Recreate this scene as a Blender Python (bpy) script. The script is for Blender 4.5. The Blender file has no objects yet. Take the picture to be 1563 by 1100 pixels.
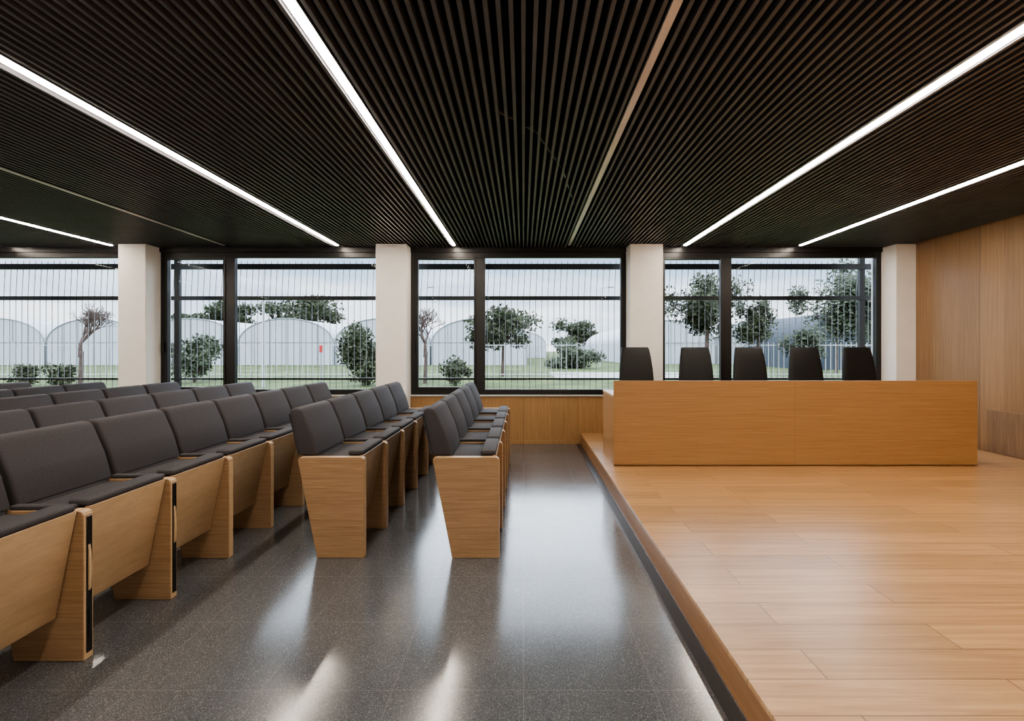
import bpy, bmesh, math, random
from mathutils import Vector, Matrix
random.seed(7)
S=bpy.context.scene
COL=S.collection
try: S.view_settings.look='AgX - Medium High Contrast'
except Exception as e: print(e)
# ------------------------------------------------------------------ dims
CH=1.355; CEIL=2.80; YW=7.476; YP=7.20; XR=5.40; XL=-9.2; YB=-3.0; SH=0.158; SX=0.813
# ------------------------------------------------------------------ materials
def newmat(n):
    m=bpy.data.materials.new(n); m.use_nodes=True
    nt=m.node_tree; b=nt.nodes['Principled BSDF']
    return m,nt,b
def plain(n,c,r=0.5,metal=0,spec=0.5,noise=0.0,nscale=40):
    m,nt,b=newmat(n)
    b.inputs['Roughness'].default_value=r; b.inputs['Metallic'].default_value=metal
    b.inputs['Specular IOR Level'].default_value=spec
    tc=nt.nodes.new('ShaderNodeTexCoord'); nz=nt.nodes.new('ShaderNodeTexNoise'); nz.inputs['Scale'].default_value=nscale
    nt.links.new(tc.outputs['Object'],nz.inputs['Vector'])
    rp=nt.nodes.new('ShaderNodeValToRGB'); k=noise
    rp.color_ramp.elements[0].position=.3; rp.color_ramp.elements[1].position=.7
    rp.color_ramp.elements[0].color=(c[0]*(1-k),c[1]*(1-k),c[2]*(1-k),1)
    rp.color_ramp.elements[1].color=(min(1,c[0]*(1+k)),min(1,c[1]*(1+k)),min(1,c[2]*(1+k)),1)
    nt.links.new(nz.outputs['Fac'],rp.inputs['Fac']); nt.links.new(rp.outputs['Color'],b.inputs['Base Color'])
    return m
def wood(n,dark,light,scale,rough=0.38,panel=None,planks=False,rnd=False,coord='Object',var=(.86,1.08)):
    m,nt,b=newmat(n); L=nt.links.new; N=nt.nodes.new
    tc=N('ShaderNodeTexCoord'); mp=N('ShaderNodeMapping'); mp.inputs['Scale'].default_value=scale
    vec=tc.outputs[coord]
    if rnd:
        oi=N('ShaderNodeObjectInfo'); mu=N('ShaderNodeMath'); mu.operation='MULTIPLY'; mu.inputs[1].default_value=37
        L(oi.outputs['Random'],mu.inputs[0]); ad=N('ShaderNodeVectorMath'); ad.operation='ADD'
        L(vec,ad.inputs[0]); L(mu.outputs[0],ad.inputs[1]); vec=ad.outputs[0]
    L(vec,mp.inputs['Vector'])
    br=None
    if planks:
        br=N('ShaderNodeTexBrick'); br.offset=0.37; br.squash=1
        br.inputs['Scale'].default_value=1; br.inputs['Mortar Size'].default_value=0.0022
        br.inputs['Brick Width'].default_value=1.75; br.inputs['Row Height'].default_value=0.19
        br.inputs['Color1'].default_value=(0,0,0,1); br.inputs['Color2'].default_value=(1,1,1,1); br.inputs['Mortar'].default_value=(.5,.5,.5,1)
        L(tc.outputs[coord],br.inputs['Vector'])
        a2=N('ShaderNodeVectorMath'); a2.operation='ADD'
        s2=N('ShaderNodeVectorMath'); s2.operation='SCALE'; s2.inputs['Scale'].default_value=23
        L(br.outputs['Color'],s2.inputs[0]); L(mp.outputs[0],a2.inputs[0]); L(s2.outputs[0],a2.inputs[1]); gv=a2.outputs[0]
    else: gv=mp.outputs[0]
    n1=N('ShaderNodeTexNoise'); n1.inputs['Scale'].default_value=1; n1.inputs['Detail'].default_value=7; n1.inputs['Roughness'].default_value=.72; n1.inputs['Distortion'].default_value=1.0 if planks else .4
    L(gv,n1.inputs['Vector'])
    rp=N('ShaderNodeValToRGB'); e=rp.color_ramp.elements
    e[0].position=.32; e[0].color=(*dark,1); e[1].position=.66; e[1].color=(*light,1)
    L(n1.outputs['Fac'],rp.inputs['Fac'])
    col=rp.outputs['Color']
    fac=None
    if planks: fac=br.outputs['Color']
    if panel:
        axis,w=panel
        sp=N('ShaderNodeSeparateXYZ'); L(tc.outputs[coord],sp.inputs[0])
        dv=N('ShaderNodeMath'); dv.operation='DIVIDE'; dv.inputs[1].default_value=w; L(sp.outputs[axis],dv.inputs[0])
        fl=N('ShaderNodeMath'); fl.operation='FLOOR'; L(dv.outputs[0],fl.inputs[0])
        wn=N('ShaderNodeTexWhiteNoise'); wn.noise_dimensions='1D'; L(fl.outputs[0],wn.inputs['W']); fac=wn.outputs['Value']
    if fac:
        mr=N('ShaderNodeMapRange'); mr.inputs['To Min'].default_value=var[0]; mr.inputs['To Max'].default_value=var[1]
        L(fac,mr.inputs['Value'])
        mx=N('ShaderNodeVectorMath'); mx.operation='SCALE'; L(col,mx.inputs[0]); L(mr.outputs[0],mx.inputs['Scale']); col=mx.outputs[0]
    if panel:
        # real panel joint every 4 veneer strips
        d4=N('ShaderNodeMath'); d4.operation='DIVIDE'; d4.inputs[1].default_value=w*4; L(sp.outputs[axis],d4.inputs[0])
        fc=N('ShaderNodeMath'); fc.operation='FRACT'; L(d4.outputs[0],fc.inputs[0])
        lt=N('ShaderNodeMath'); lt.operation='LESS_THAN'; lt.inputs[1].default_value=.0035/w/1.0*.35; L(fc.outputs[0],lt.inputs[0])
        mj=N('ShaderNodeMix'); mj.data_type='RGBA'; L(lt.outputs[0],mj.inputs['Factor']); L(col,mj.inputs['A']); mj.inputs['B'].default_value=(dark[0]*.35,dark[1]*.35,dark[2]*.35,1); col=mj.outputs['Result']
    if planks:
        m2=N('ShaderNodeMix'); m2.data_type='RGBA'; L(br.outputs['Fac'],m2.inputs['Factor']); L(col,m2.inputs['A']); m2.inputs['B'].default_value=(dark[0]*.4,dark[1]*.35,dark[2]*.3,1); col=m2.outputs['Result']
    L(col,b.inputs['Base Color']); b.inputs['Roughness'].default_value=rough
    bp=N('ShaderNodeBump'); bp.inputs['Strength'].default_value=.06; bp.inputs['Distance'].default_value=.002
    L(n1.outputs['Fac'],bp.inputs['Height']); L(bp.outputs[0],b.inputs['Normal'])
    return m
M_seatoak=wood('oak_seat',(.245,.146,.076),(.405,.262,.148),(3,3,110),.42,rnd=True)
M_oaklight=wood('oak_edge',(.48,.33,.19),(.60,.43,.26),(6,6,30),.4)
M_desk=wood('oak_desk',(.31,.165,.070),(.425,.242,.113),(2,2,100),.35)
M_wallV=wood('oak_wall_panel',(.23,.135,.070),(.35,.216,.116),(60,60,1.3),.38,panel=(1,.31),var=(.88,1.06))
M_parV=wood('oak_parapet_panel',(.31,.17,.074),(.45,.27,.126),(50,50,2.0),.38,panel=(0,.4),var=(.93,1.05))
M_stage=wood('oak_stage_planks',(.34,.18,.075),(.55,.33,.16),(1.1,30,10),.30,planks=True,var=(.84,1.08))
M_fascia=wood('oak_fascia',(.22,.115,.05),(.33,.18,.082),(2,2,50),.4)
M_dkwood=wood('oak_dark_panel',(.17,.10,.055),(.27,.17,.095),(30,30,2),.45)
M_black=plain('black_anodised_frame',(.014,.013,.013),.35,0,.5,.1)
M_slat=plain('dark_slat_lacquer',(.118,.116,.130),.45,0,.5,.10,5)
M_plenum=plain('plenum_black',(.012,.012,.013),.9)
M_fabric=plain('charcoal_upholstery',(.046,.042,.046),.75,0,.35,.25,260)
M_leather=plain('black_leather',(.008,.008,.009),.5,0,.4,.1,80)
M_white=plain('warm_white_plaster',(.91,.88,.84),.7,0,.3,.02,8)
M_backw=plain('light_wall_paint',(.80,.78,.75),.8)
M_metal=plain('brushed_steel',(.55,.55,.56),.3,1)
M_sill=plain('pale_sill',(.62,.62,.62),.4)
M_rod=plain('screen_rod_grey',(.26,.27,.29),.5,0,.5)
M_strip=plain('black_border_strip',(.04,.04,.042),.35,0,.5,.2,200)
M_off=plain('frosted_diffuser_unlit',(.90,.84,.84),.3,.2,.6,.10,2)
M_plastic=plain('black_plastic',(.01,.01,.01),.3)
# light
m,nt,b=newmat('led_diffuser'); nt.nodes.remove(b); em=nt.nodes.new('ShaderNodeEmission')
em.inputs['Color'].default_value=(1,.88,.74,1); em.inputs['Strength'].default_value=84
nt.links.new(em.outputs[0],nt.nodes['Material Output'].inputs[0]); M_led=m
# glass
m,nt,b=newmat('window_glass'); nt.nodes.remove(b)
tr=nt.nodes.new('ShaderNodeBsdfTransparent'); tr.inputs[0].default_value=(.95,.96,.96,1)
gl=nt.nodes.new('ShaderNodeBsdfGlossy'); gl.inputs['Roughness'].default_value=.02; gl.inputs['Color'].default_value=(.25,.25,.25,1)
fr=nt.nodes.new('ShaderNodeFresnel'); fr.inputs[0].default_value=1.2; mx=nt.nodes.new('ShaderNodeMixShader')
nt.links.new(fr.outputs[0],mx.inputs[0]); nt.links.new(tr.outputs[0],mx.inputs[1]); nt.links.new(gl.outputs[0],mx.inputs[2])
nt.links.new(mx.outputs[0],nt.nodes['Material Output'].inputs[0]); M_glass=m
# terrazzo
m,nt,b=newmat('dark_terrazzo'); L=nt.links.new; N=nt.nodes.new
tc=N('ShaderNodeTexCoord')
base=N('ShaderNodeTexNoise'); base.inputs['Scale'].default_value=3; L(tc.outputs['Object'],base.inputs['Vector'])
rb=N('ShaderNodeValToRGB'); rb.color_ramp.elements[0].color=(.074,.080,.089,1); rb.color_ramp.elements[1].color=(.100,.107,.117,1); L(base.outputs['Fac'],rb.inputs['Fac'])
col=rb.outputs['Color']
for sc,th,cc in ((150,.24,(.25,.255,.26,1)),(260,.30,(.18,.185,.19,1)),(105,.14,(.33,.335,.34,1)),(130,.25,(.035,.035,.04,1))):
    v=N('ShaderNodeTexVoronoi'); v.inputs['Scale'].default_value=sc; L(tc.outputs['Object'],v.inputs['Vector'])
    r=N('ShaderNodeValToRGB'); r.color_ramp.elements[0].position=th; r.color_ramp.elements[0].color=(1,1,1,1); r.color_ramp.elements[1].position=th+.06; r.color_ramp.elements[1].color=(0,0,0,1)
    L(v.outputs['Distance'],r.inputs['Fac'])
    sp=N('ShaderNodeSeparateColor'); L(v.outputs['Color'],sp.inputs[0])
    g=N('ShaderNodeMath'); g.operation='GREATER_THAN'; g.inputs[1].default_value=.5; L(sp.outputs[0],g.inputs[0])
    mu=N('ShaderNodeMath'); mu.operation='MULTIPLY'; L(r.outputs['Color'],mu.inputs[0]); L(g.outputs[0],mu.inputs[1])
    mm=N('ShaderNodeMix'); mm.data_type='RGBA'; L(mu.outputs[0],mm.inputs['Factor']); L(col,mm.inputs['A']); mm.inputs['B'].default_value=cc; col=mm.outputs['Result']
br=N('ShaderNodeTexBrick'); br.offset=0; br.inputs['Scale'].default_value=1; br.inputs['Brick Width'].default_value=.52; br.inputs['Row Height'].default_value=.52; br.inputs['Mortar Size'].default_value=.0014
L(tc.outputs['Object'],br.inputs['Vector'])
mm=N('ShaderNodeMix'); mm.data_type='RGBA'; L(br.outputs['Fac'],mm.inputs['Factor']); L(col,mm.inputs['A']); mm.inputs['B'].default_value=(.17,.17,.17,1)
L(mm.outputs['Result'],b.inputs['Base Color'])
nr=N('ShaderNodeTexNoise'); nr.inputs['Scale'].default_value=4; nr.inputs['Detail'].default_value=4; L(tc.outputs['Object'],nr.inputs['Vector'])
mr=N('ShaderNodeMapRange'); mr.inputs['To Min'].default_value=.13; mr.inputs['To Max'].default_value=.21; L(nr.outputs['Fac'],mr.inputs['Value']); L(mr.outputs[0],b.inputs['Roughness'])
b.inputs['IOR'].default_value=1.75
M_terr=m
# exterior
M_grass=plain('grass_ground',(.075,.098,.034),.9,0,.2,.5,.6)
M_conc=plain('concrete_path',(.34,.32,.29),.9,0,.2,.1,2)
M_poly=plain('greenhouse_film',(.40,.42,.44),.6,0,.3,.06,.4)
M_rib=plain('galvanised_rib',(.22,.24,.26),.5)
M_net=plain('shade_net',(.06,.07,.085),.8,0,.2,.1)
M_leaf=plain('olive_foliage',(.045,.052,.026),.7,0,.3,.5,3)
M_leaf2=plain('grey_green_foliage',(.062,.074,.044),.7,0,.3,.4,3)
M_bark=plain('bark',(.10,.07,.06),.9,0,.2,.3,10)
M_fence=plain('fence_paint',(.45,.45,.45),.5)
M_red=plain('red_sign',(.4,.03,.025),.5)
# ------------------------------------------------------------------ mesh helpers
class MB:
    def __init__(s): s.v=[];s.f=[];s.m=[];s.mats=[]
    def mi(s,mat):
        if mat not in s.mats: s.mats.append(mat)
        return s.mats.index(mat)
    def addbm(s,bm,mats):
        o=len(s.v); bm.verts.index_update()
        s.v+= [tuple(v.co) for v in bm.verts]
        for f in bm.faces:
            s.f.append([o+v.index for v in f.verts]); s.m.append(s.mi(mats[min(f.material_index,len(mats)-1)]))
        bm.free()
    def box(s,x0,x1,y0,y1,z0,z1,mat,bev=0,seg=2):
        bm=bmesh.new(); bmesh.ops.create_cube(bm,size=1)
        for v in bm.verts: v.co=Vector((x0+(v.co.x+.5)*(x1-x0),y0+(v.co.y+.5)*(y1-y0),z0+(v.co.z+.5)*(z1-z0)))
        if bev: bmesh.ops.bevel(bm,geom=bm.edges[:],offset=bev,segments=seg,profile=.5,affect='EDGES')
        s.addbm(bm,[mat])
    def prism(s,pts,a0,a1,mat,rim=None,axis='y',bev=0,seg=2):
        bm=bmesh.new()
        def P(p,a): return (p[0],a,p[1]) if axis=='y' else (a,p[0],p[1])
        A=[bm.verts.new(P(p,a0)) for p in pts]; B=[bm.verts.new(P(p,a1)) for p in pts]
        n=len(pts); bm.faces.new(A); bm.faces.new(B[::-1])
        for i in range(n):
            f=bm.faces.new((A[i],B[i],B[(i+1)%n],A[(i+1)%n])); f.material_index=1
        bmesh.ops.recalc_face_normals(bm,faces=bm.faces[:])
        if bev: bmesh.ops.bevel(bm,geom=bm.edges[:],offset=bev,segments=seg,profile=.5,affect='EDGES')
        s.addbm(bm,[mat,rim or mat])
    def tube(s,p,q,r0,r1,mat,n=6):
        p=Vector(p);q=Vector(q);d=(q-p)
        if d.length<1e-6:return
        z=d.normalized(); x=z.orthogonal().normalized(); y=z.cross(x); o=len(s.v)
        for c,r in((p,r0),(q,r1)):
            for i in range(n):
                a=2*math.pi*i/n; s.v.append(tuple(c+x*math.cos(a)*r+y*math.sin(a)*r))
        k=s.mi(mat)
        for i in range(n):
            s.f.append([o+i,o+(i+1)%n,o+n+(i+1)%n,o+n+i]); s.m.append(k)
        s.f.append([o+i for i in range(n)][::-1]); s.m.append(k); s.f.append([o+n+i for i in range(n)]); s.m.append(k)
    def mesh(s,name,smooth=False):
        me=bpy.data.meshes.new(name); me.from_pydata(s.v,[],s.f); 
        for m in s.mats: me.materials.append(m)
        me.polygons.foreach_set('material_index',s.m)
        if smooth: me.polygons.foreach_set('use_smooth',[True]*len(s.f))
        me.update()
        return me
    def obj(s,name,loc=(0,0,0),smooth=False):
        o=bpy.data.objects.new(name,s.mesh(name,smooth)); o.location=loc; COL.objects.link(o)
        return o
def inst(me,name,loc,rot=0,sc=None):
    o=bpy.data.objects.new(name,me); o.location=loc; o.rotation_euler=(0,0,rot)
    if sc: o.scale=sc
    COL.objects.link(o); return o
# ------------------------------------------------------------------ room shell
b_=MB(); b_.box(XL-.2,XR+.2,YB-.2,YW+.24,-.15,0,M_terr); b_.obj('floor')
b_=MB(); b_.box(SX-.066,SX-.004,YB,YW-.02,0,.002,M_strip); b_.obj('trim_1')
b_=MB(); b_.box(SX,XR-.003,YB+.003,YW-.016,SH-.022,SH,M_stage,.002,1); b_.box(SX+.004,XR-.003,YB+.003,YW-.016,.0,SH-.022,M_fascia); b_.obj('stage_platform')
b_=MB(); b_.box(XR,XR+.2,YB-.2,YW+.24,0,3.25,M_wallV); b_.obj('wall_right')
b_=MB(); b_.box(XL-.2,XL,YB-.2,YW+.24,0,3.25,M_backw); b_.obj('wall_left')
b_=MB(); b_.box(XL,XR,YB-.2,YB,0,3.25,M_backw); b_.obj('wall_rear')
b_=MB(); b_.box(XR-.006,XR,4.7,6.1,SH+.01,.65,M_dkwood,.002,1); b_.obj('trim_2')
pillars=[(-9.13,-8.75),(-5.57,-5.19),(-2.03,-1.61),(1.467,1.917),(5.12,XR-.003)]
WT=2.733; WB=.69
b_=MB()
b_.box(XL,XR,YW,YW+.24,0,WB-.012,M_parV)
b_.box(XL,SX,YW-.012,YW,0,.05,M_parV)
b_.box(XL,XR,YW+.0,YW+.24,WT,3.25,M_black)
b_.obj('wall_back')
for i,(a,c) in enumerate(pillars):
    b_=MB(); b_.box(a,c,YP,YW-.001,SH+.001 if i>2 else 0,CEIL-.004,M_white,.004,1); b_.box(a,c,YW+.0,YW+.24,WB-.012,WT,M_white); b_.obj('column')
b_=MB(); 
for i in range(4): b_.box(pillars[i][1],pillars[i+1][0],YW-.03,YW+.05,WB-.012,WB+.008,M_sill,.003,1)
b_.obj('trim_3')
b_=MB(); b_.box(XL-.2,XR+.2,YB-.2,YW+.24,3.25,3.35,M_plenum); b_.obj('ceiling')
strips=[(3.88,1),(2.262,1),(.642,0),(-.975,1),(-2.61,1),(-4.19,0),(-5.77,1),(-7.36,1)]
SE=7.34
b_=MB()
x=XL+.02; pitch=.054
while x<XR-.02:
    near=min(abs(x-s[0]) for s in strips)
    if near>.038: b_.box(x-.0098,x+.0098,YB,YW,CEIL,CEIL+.045,M_slat)
    x+=pitch
yy=-2.5
while yy<7.4:
    b_.box(XL,XR,yy,yy+.03,CEIL+.046,CEIL+.085,M_plenum); yy+=1.2
b_.obj('ceiling_slats')
for sx,on in strips:
    b_=MB(); w=.020
    b_.box(sx-w-.006,sx+w+.006,YB+.1,SE,CEIL+.006,CEIL+.07,M_black)
    b_.box(sx-w,sx+w,YB+.1,SE,CEIL-.003,CEIL+.006,M_led if on else M_off)
    b_.obj('linear_ceiling_light')
b_=MB(); pts=[(-.2,3.6,3.0),(.1,3.9,2.97),(.35,4.6,2.93),(.5,5.4,2.92),(.6,6.0,2.96)]
for i in range(4): b_.tube(pts[i],pts[i+1],.012,.012,M_metal)
b_.obj('ceiling_cable')
# windows
for i in range(4):
    x0=pillars[i][1]; x1=pillars[i+1][0]; y0,y1=YW+.02,YW+.10; b_=MB(); F=.075
    def bx(a,c,d,e,yy0=y0,yy1=y1,m=M_black,bv=.004): b_.box(a,c,yy0,yy1,d,e,m,bv,1)
    z0=WB+.008; z1=WT
    bx(x0,x0+F,z0,z1); bx(x1-F,x1,z0,z1); bx(x0+F,x1-F,z0,z0+F); bx(x0+F,x1-F,z1-F,z1)
    xm=x0+.93; bx(xm,xm+.13,z0+F,z1-F)
    bx(x0+F,x0+F+.03,z0+F,z1-F,y0-.015,y1-.02); bx(xm-.03,xm,z0+F,z1-F,y0-.015,y1-.02)
    bx(x0+F+.03,xm-.03,z0+F,z0+F+.035,y0-.015,y1-.02); bx(x0+F+.03,xm-.03,z1-F-.03,z1-F,y0-.015,y1-.02)
    b_.box(x0+.05,x0+.07,y0-.05,y0-.016,1.30,1.46,M_black,.004,1)
    b_.box(x0+F,xm,y0+.035,y0+.041,z0+F,z1-F,M_glass); b_.box(xm+.13,x1-F,y0+.035,y0+.041,z0+F,z1-F,M_glass)
    b_.obj('window_%d'%(i+1))
# exterior vertical rod screen
b_=MB(); YS=8.15
def zat(py,d): return CH+(532-py)*d/800
x=-12.5
while x<8:
    zt,zb=zat(398,YS),zat(584,YS); zmid=zat(455,YS)
    b_.tube((x,YS,zb-.1),(x,YS,zmid),.005,.005,M_rod,5)
    b_.tube((x,YS,zmid),(x+.03,YS,zt),.005,.005,M_rod,5)
    x+=.094
for py,h in ((407,.085),(455,.06),(578,.03)):
    z=zat(py,YS); b_.box(-12.6,8.1,YS-.03,YS+.02,z-h/2,z+h/2,M_black)
for xx in (-5.38,-1.82,1.69,5.26): b_.box(xx-.04,xx+.04,YS-.02,YS+.04,-.05,2.85,M_black)
b_.obj('window_rod_screen')
# ------------------------------------------------------------------ auditorium seats
P=.56
def sharp(me,ang):
    bm=bmesh.new(); bm.from_mesh(me)
    for e in bm.edges:
        if len(e.link_faces)==2 and e.calc_face_angle(0)>math.radians(ang): e.smooth=False
    bm.to_mesh(me); bm.free(); return me
def seat_mesh(kind,pads=True,tab=False,far=False):
    s=MB()
    prof=[(0,0),(.0,.628),(-.004,.640),(-.012,.648),(-.024,.652),(-.41,.652),(-.424,.647),(-.43,.632),(-.305,0)]
    def div(y0):
        s.prism(prof,y0,y0+.052,M_seatoak,M_oaklight,bev=.003,seg=1)
    div(0)
    if far: div(P)
    if pads: s.box(-.33,-.06,.004,.048,.652,.672,M_fabric,.008,2)
    if tab:
        s.box(0,.005,.012,.042,.03,.625,M_plastic,.002,1)
        s.prism([(.005,.30),(.010,.31),(.012,.40),(.009,.47),(.005,.50)],.018,.03,M_oaklight)
        s.box(.005,.008,.018,.036,.10,.22,M_plastic)
    y0,y1=.058,P-.006
    s.prism([(-.022,.655),(-.115,.19),(-.135,.185),(-.045,.655)],y0,y1,M_seatoak,M_oaklight,bev=.003,seg=1)
    s.prism([(-.046,.645),(-.135,.20),(-.21,.20),(-.27,.60),(-.27,.635)],y0+.006,y1-.006,M_fabric,bev=.01)
    s.box(-.125,-.024,y0+.002,y1-.002,.652,.684,M_fabric,.013,3)
    s.box(-.33,-.10,y0+.006,y1-.006,.60,.645,M_fabric,.012,2)
    s.prism([(-.305,.50),(-.325,.67),(-.425,.67),(-.395,.48)],y0+.002,y1-.002,M_fabric,bev=.01)
    s.prism([(-.315,.655),(-.356,.80),(-.42,.945),(-.438,.962),(-.48,.968),(-.502,.95),(-.50,.93),(-.438,.655)],y0-.020,y1+.018,M_fabric,bev=.018,seg=3)
    s.prism([(-.441,.66),(-.503,.925),(-.513,.925),(-.453,.655)],y0+.0,y1-.0,M_fabric)
    return sharp(s.mesh('auditorium_seat_'+kind,True),35)
S_near=seat_mesh('near',pads=False); S_mid=seat_mesh('mid'); S_far=seat_mesh('far',far=True); S_tab=seat_mesh('tab',tab=True)
Y0=3.39; PR=.874
for r in range(9):
    xf=-.157-PR*r
    ks=range(0,5) if r<2 else range(-4,5)
    for k in ks:
        me=S_mid
        if k==ks[0]: me=S_near
        elif k==4: me=S_far
        elif r>=2 and k in(-2,-1): me=S_tab
        inst(me,'auditorium_seat',(xf,Y0+P*k,0))
# ------------------------------------------------------------------ desk
b_=MB(); dx0,dx1,dy=.923,4.634,5.35; zt=1.028; dm=2.769
b_.box(dx0,dm-.0008,dy,dy+.03,SH+.012,zt,M_desk,.001,1); b_.box(dm+.0008,dx1,dy,dy+.03,SH+.012,zt,M_desk,.001,1)
b_.box(dx0+.02,dx1-.02,dy+.031,dy+.05,SH,zt-.02,M_desk)
b_.box(dx0+.002,dx0+.034,dy+.031,6.08,SH,.852,M_desk); b_.box(dx1-.034,dx1-.002,dy+.031,6.08,SH,.852,M_desk)
b_.box(dx0,dx1,dy+.051,6.10,.853,.878,M_oaklight,.002,1)
b_.box(dm-.015,dm+.015,dy+.06,6.0,SH,.852,M_desk)
b_.obj('conference_desk')
# ------------------------------------------------------------------ office chairs
def chair_mesh():
    s=MB()
    bm=bmesh.new(); rings=[]
    secs=[(.46,.40,.00,.05),(.55,.44,.0,.075),(.75,.445,.02,.08),(.95,.42,.035,.07),(1.10,.385,.055,.06),(1.19,.355,.07,.05),(1.215,.33,.075,.03)]
    for z,w,y,t in secs:
        ring=[]
        for i in range(16):
            a=2*math.pi*i/16; c=math.cos(a); sn=math.sin(a)
            cx=math.copysign(abs(c)**.35,c)*w/2; cy=math.copysign(abs(sn)**.6,sn)*t/2
            ring.append(bm.verts.new((cx,y+cy-.18*cx*cx,z)))
        rings.append(ring)
    for a,c in zip(rings,rings[1:]):
        for i in range(16): bm.faces.new((a[i],a[(i+1)%16],c[(i+1)%16],c[i]))
    bm.faces.new(rings[0][::-1]); bm.faces.new(rings[-1]); s.addbm(bm,[M_leather])
    s.box(-.24,.24,-.46,.0,.40,.48,M_leather,.03,3)
    for sx in(-1,1):
        s.box(sx*.27-.02,sx*.27+.02,-.34,-.06,.62,.645,M_plastic,.008,2); s.tube((sx*.27,-.2,.63),(sx*.22,-.2,.42),.014,.014,M_plastic)
    s.tube((0,-.22,.41),(0,-.22,.10),.028,.028,M_metal,10); s.box(-.06,.06,-.30,.02,.36,.40,M_plastic,.01,1)
    for i in range(5):
        a=math.pi/2+i*2*math.pi/5; e=(math.cos(a)*.29,-.22+math.sin(a)*.29,.075)
        s.tube((0,-.22,.11),e,.024,.014,M_metal); s.tube((e[0]-.018,e[1],.028),(e[0]+.018,e[1],.028),.028,.028,M_plastic,10); s.tube((e[0],e[1],.08),(e[0],e[1],.03),.008,.008,M_metal)
    return sharp(s.mesh('office_chair_mesh',True),40)
cm=chair_mesh()
for cx,cy,rz,pz in ((972,6.42,.10,0),(1063,6.6,-.04,-.0),(1146,6.6,.03,0),(1231,6.6,0,0),(1313,6.58,.05,0)):
    inst(cm,'office_chair',((cx-799)/800*cy,cy,SH),rz)
# ------------------------------------------------------------------ exterior
b_=MB(); b_.box(-150,150,YW+.24,260,-.3,-.05,M_grass); b_.obj('ground')
b_=MB(); b_.box(1.5,9,24.9,31,-.05,-.035,M_conc); b_.obj('concrete_path')
def tunnel(mat):
    s=MB(); W=4.05; hs=1.9; ht=3.95; n=18; prof=[(-W,-.05)]
    for i in range(n+1):
        a=math.pi-math.pi*i/n; prof.append((W*math.cos(a),hs+(ht-hs)*math.sin(a)))
    prof.append((W,-.05)); s.prism(prof,0,32,mat)
    for yy in (-.03,):
        for i in range(len(prof)-1): s.tube((prof[i][0],yy,prof[i][1]),(prof[i+1][0],yy,prof[i+1][1]),.05,.05,M_rib,5)
    for xx in (-2.7,-1.35,0,1.35,2.7):
        h=hs+(ht-hs)*math.sqrt(1-(xx/W)**2); s.tube((xx,-.03,0),(xx,-.03,h),.03,.03,M_rib,4)
    s.tube((-W,-.03,hs),(W,-.03,hs),.035,.035,M_rib,4)
    return s.mesh('tunnel_'+mat.name)
T=tunnel(M_poly); TN=tunnel(M_net)
for cx in (-62,-53.6,-45.2,-36.9,-28.6,-20.4,-12.1,-3.8): inst(T,'greenhouse_tunnel',(cx,45,0))
inst(T,'greenhouse_tunnel',(-.2,80,0),0,(.9,1,1))
for cx in (13.5,21.8): inst(T,'greenhouse_tunnel',(cx,48,0))
inst(T,'greenhouse_tunnel',(14,100,0)); inst(T,'greenhouse_tunnel',(22.5,100,0))
inst(TN,'shade_net_tunnel',(22.5,35,0),0,(.85,.3,1))
for cx in(40,48.3,56.6): inst(T,'greenhouse_tunnel',(cx,45,0))
def blob_tree(name,loc,zc,rx,rz,n=2200,leaf=.13,trunk=True,mat=None,bare=False):
    s=MB(); mat=mat or M_leaf; x0,y0=loc
    blobs=[]
    if not bare:
        for i in range(16):
            a=random.uniform(0,6.28); q=random.uniform(.15,.85)
            blobs.append((Vector((math.cos(a)*rx*q,math.sin(a)*rx*q,zc+random.uniform(-.6,.6)*rz)),random.uniform(.22,.46)))
        k=s.mi(mat)
        for i in range(n):
            c,q=random.choice(blobs); d=Vector((random.gauss(0,1),random.gauss(0,1),random.gauss(0,1))).normalized()*random.uniform(.3,1.25)
            p=c+Vector((d.x*rx*q,d.y*rx*q,d.z*rz*q*1.1))
            if p.z<-.0: p.z=random.uniform(0,.2)
            u=Vector((random.uniform(-1,1),random.uniform(-1,1),random.uniform(-1,1))).normalized(); w=u.orthogonal().normalized()
            l=leaf*random.uniform(.5,1.2); o=len(s.v)
            s.v+=[tuple(p-u*l),tuple(p+w*l*.5),tuple(p+u*l),tuple(p-w*l*.5)]; s.f.append([o,o+1,o+2,o+3]); s.m.append(k)
    if trunk:
        s.tube((0,0,-.05),(0.05,0,zc-rz*.6),.09,.07,M_bark)
        for c,q in blobs: s.tube((.05,0,zc-rz*.6),tuple(c),.05,.02,M_bark,5)
    else:
        for c,q in blobs[:5]: s.tube((0,0,-.05),tuple(c),.05,.02,M_bark,5)
    if bare:
        def grow(p,d,l,r,dep):
            q=p+d*l; s.tube(p,q,r,r*.7,M_bark,4)
            if dep==0:return
            for i in range(3):
                nd=(d+Vector((random.uniform(-.9,.9),random.uniform(-.9,.9),random.uniform(-.25,.6)))).normalized()
                grow(q,nd,l*random.uniform(.66,.90),r*.64,dep-1)
        grow(Vector((0,0,zc-rz*.75)),Vector((0,0,1)),rz*.36,.085,6)
    s.obj(name,(x0,y0,0))
blob_tree('olive_tree',(-1.06,26.5),2.4,2.0,1.25,4200,.12)
blob_tree('olive_tree',(7.5,21.5),3.1,1.8,1.35,5200,.11)
blob_tree('olive_tree',(9.6,21.5),2.5,.95,1.1,2400,.1)
blob_tree('cypress_pine_tree',(17.9,30),4.2,2.4,3.0,9000,.14,mat=M_leaf2)
blob_tree('garden_bush',(-13.7,21.8),1.0,1.1,1.1,3000,.1,trunk=False,mat=M_leaf2)
blob_tree('garden_bush',(-6.1,20),1.15,1.0,1.3,3400,.1,trunk=False)
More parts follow.
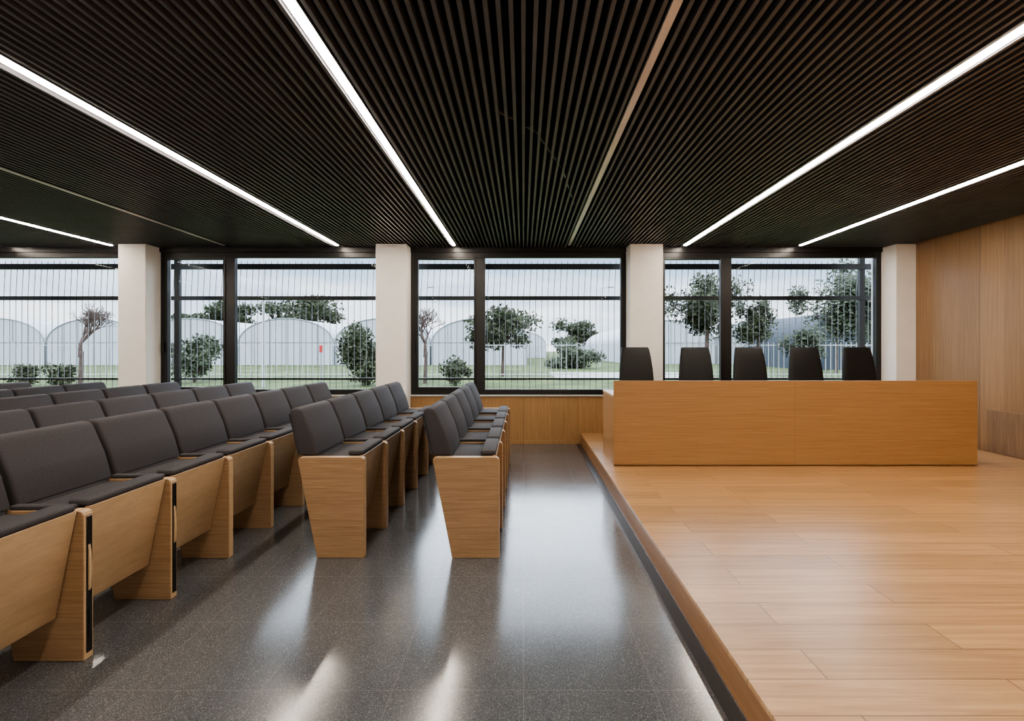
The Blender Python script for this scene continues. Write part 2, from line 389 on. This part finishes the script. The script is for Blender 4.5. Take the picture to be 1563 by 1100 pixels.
blob_tree('garden_bush',(-2.6,20),.5,.6,.6,1600,.08,trunk=False)
blob_tree('garden_bush',(3.6,38),.9,2.0,1.1,5500,.15,trunk=False,mat=M_leaf2)
blob_tree('garden_bush',(11.6,21.8),1.3,.9,1.2,2600,.1,trunk=False,mat=M_leaf2)
blob_tree('garden_bush',(-19,20),.35,.55,.5,900,.08,trunk=False)
blob_tree('garden_bush',(-17.6,20),.35,.5,.5,900,.08,trunk=False)
blob_tree('background_tree',(-36,88),7.0,7.0,3.2,6500,.35)
blob_tree('background_tree',(-49,88),6.6,4.2,2.6,4500,.35)
blob_tree('background_tree',(-58,90),5.5,3.5,2.2,3000,.35)
blob_tree('background_tree',(9,90),4.0,4,2.5,3000,.35)
blob_tree('bare_tree',(-18.0,21.3),2.2,1.2,1.6,bare=True)
blob_tree('bare_tree',(-4.0,21.3),2.2,1.2,1.6,bare=True)
# fence
b_=MB(); x=-34
while x<24:
    if not (2.5<x<5.5): b_.tube((x,24.3,-.05),(x,24.3,1.65),.013,.013,M_fence,4)
    x+=.24
for z in(.15,1.5):
    b_.box(-34,2.5,24.28,24.32,z,z+.04,M_fence); b_.box(5.5,24,24.28,24.32,z,z+.04,M_fence)
b_.obj('metal_fence')
for px,d,top in ((402,19,4.9),(916,43,6.3),(642,43,6.3)):
    X=(px-799)/800*d; b_=MB(); b_.tube((0,0,-.05),(0,0,top),.05,.035,M_fence,8); b_.tube((0,0,top),(.7,0,top+.1),.03,.025,M_fence,6); b_.box(.6,1.1,-.1,.1,top+.06,top+.14,M_rib,.02,1); b_.obj('street_lamp',(X,d,0))
b_=MB(); b_.tube((0,0,-.05),(0,0,1.3),.025,.025,M_rib); b_.box(-.07,.07,-.03,-.01,1.2,1.5,M_red,.01,1); b_.obj('red_sign',((490-799)/800*22,22,0))
# ------------------------------------------------------------------ world
w=bpy.data.worlds.new('overcast_sky'); S.world=w; w.use_nodes=True; nt=w.node_tree; N=nt.nodes.new; L=nt.links.new
bg=nt.nodes['Background']; tc=N('ShaderNodeTexCoord'); sp=N('ShaderNodeSeparateXYZ'); L(tc.outputs['Generated'],sp.inputs[0])
mp=N('ShaderNodeMapping'); mp.inputs['Scale'].default_value=(3,3,16); L(tc.outputs['Generated'],mp.inputs[0])
nz=N('ShaderNodeTexNoise'); nz.inputs['Scale'].default_value=1.3; nz.inputs['Detail'].default_value=6; L(mp.outputs[0],nz.inputs['Vector'])
r1=N('ShaderNodeValToRGB'); r1.color_ramp.elements[0].position=0; r1.color_ramp.elements[0].color=(.80,.81,.83,1); r1.color_ramp.elements[1].position=.17; r1.color_ramp.elements[1].color=(.36,.45,.56,1)
e=r1.color_ramp.elements.new(.28); e.color=(2.5,2.7,2.95,1); e=r1.color_ramp.elements.new(.50); e.color=(1.5,1.65,1.85,1)
L(sp.outputs['Z'],r1.inputs['Fac'])
r2=N('ShaderNodeValToRGB'); r2.color_ramp.elements[0].position=.38; r2.color_ramp.elements[0].color=(.64,.71,.79,1); r2.color_ramp.elements[1].position=.62; r2.color_ramp.elements[1].color=(1,1,1,1); L(nz.outputs['Fac'],r2.inputs['Fac'])
mx=N('ShaderNodeMix'); mx.data_type='RGBA'; mx.blend_type='MULTIPLY'; mx.inputs['Factor'].default_value=1; L(r1.outputs[0],mx.inputs['A']); L(r2.outputs[0],mx.inputs['B'])
L(mx.outputs['Result'],bg.inputs['Color']); bg.inputs['Strength'].default_value=3.4
# ------------------------------------------------------------------ camera
cd=bpy.data.cameras.new('camera'); cam=bpy.data.objects.new('camera',cd); COL.objects.link(cam); S.camera=cam
cam.location=(0,0,CH); cam.rotation_euler=(math.pi/2,0,0)
cd.sensor_width=36; cd.lens=36*800/1563; cd.shift_x=-17.5/1563; cd.shift_y=-18/1563; cd.clip_start=.05; cd.clip_end=1000
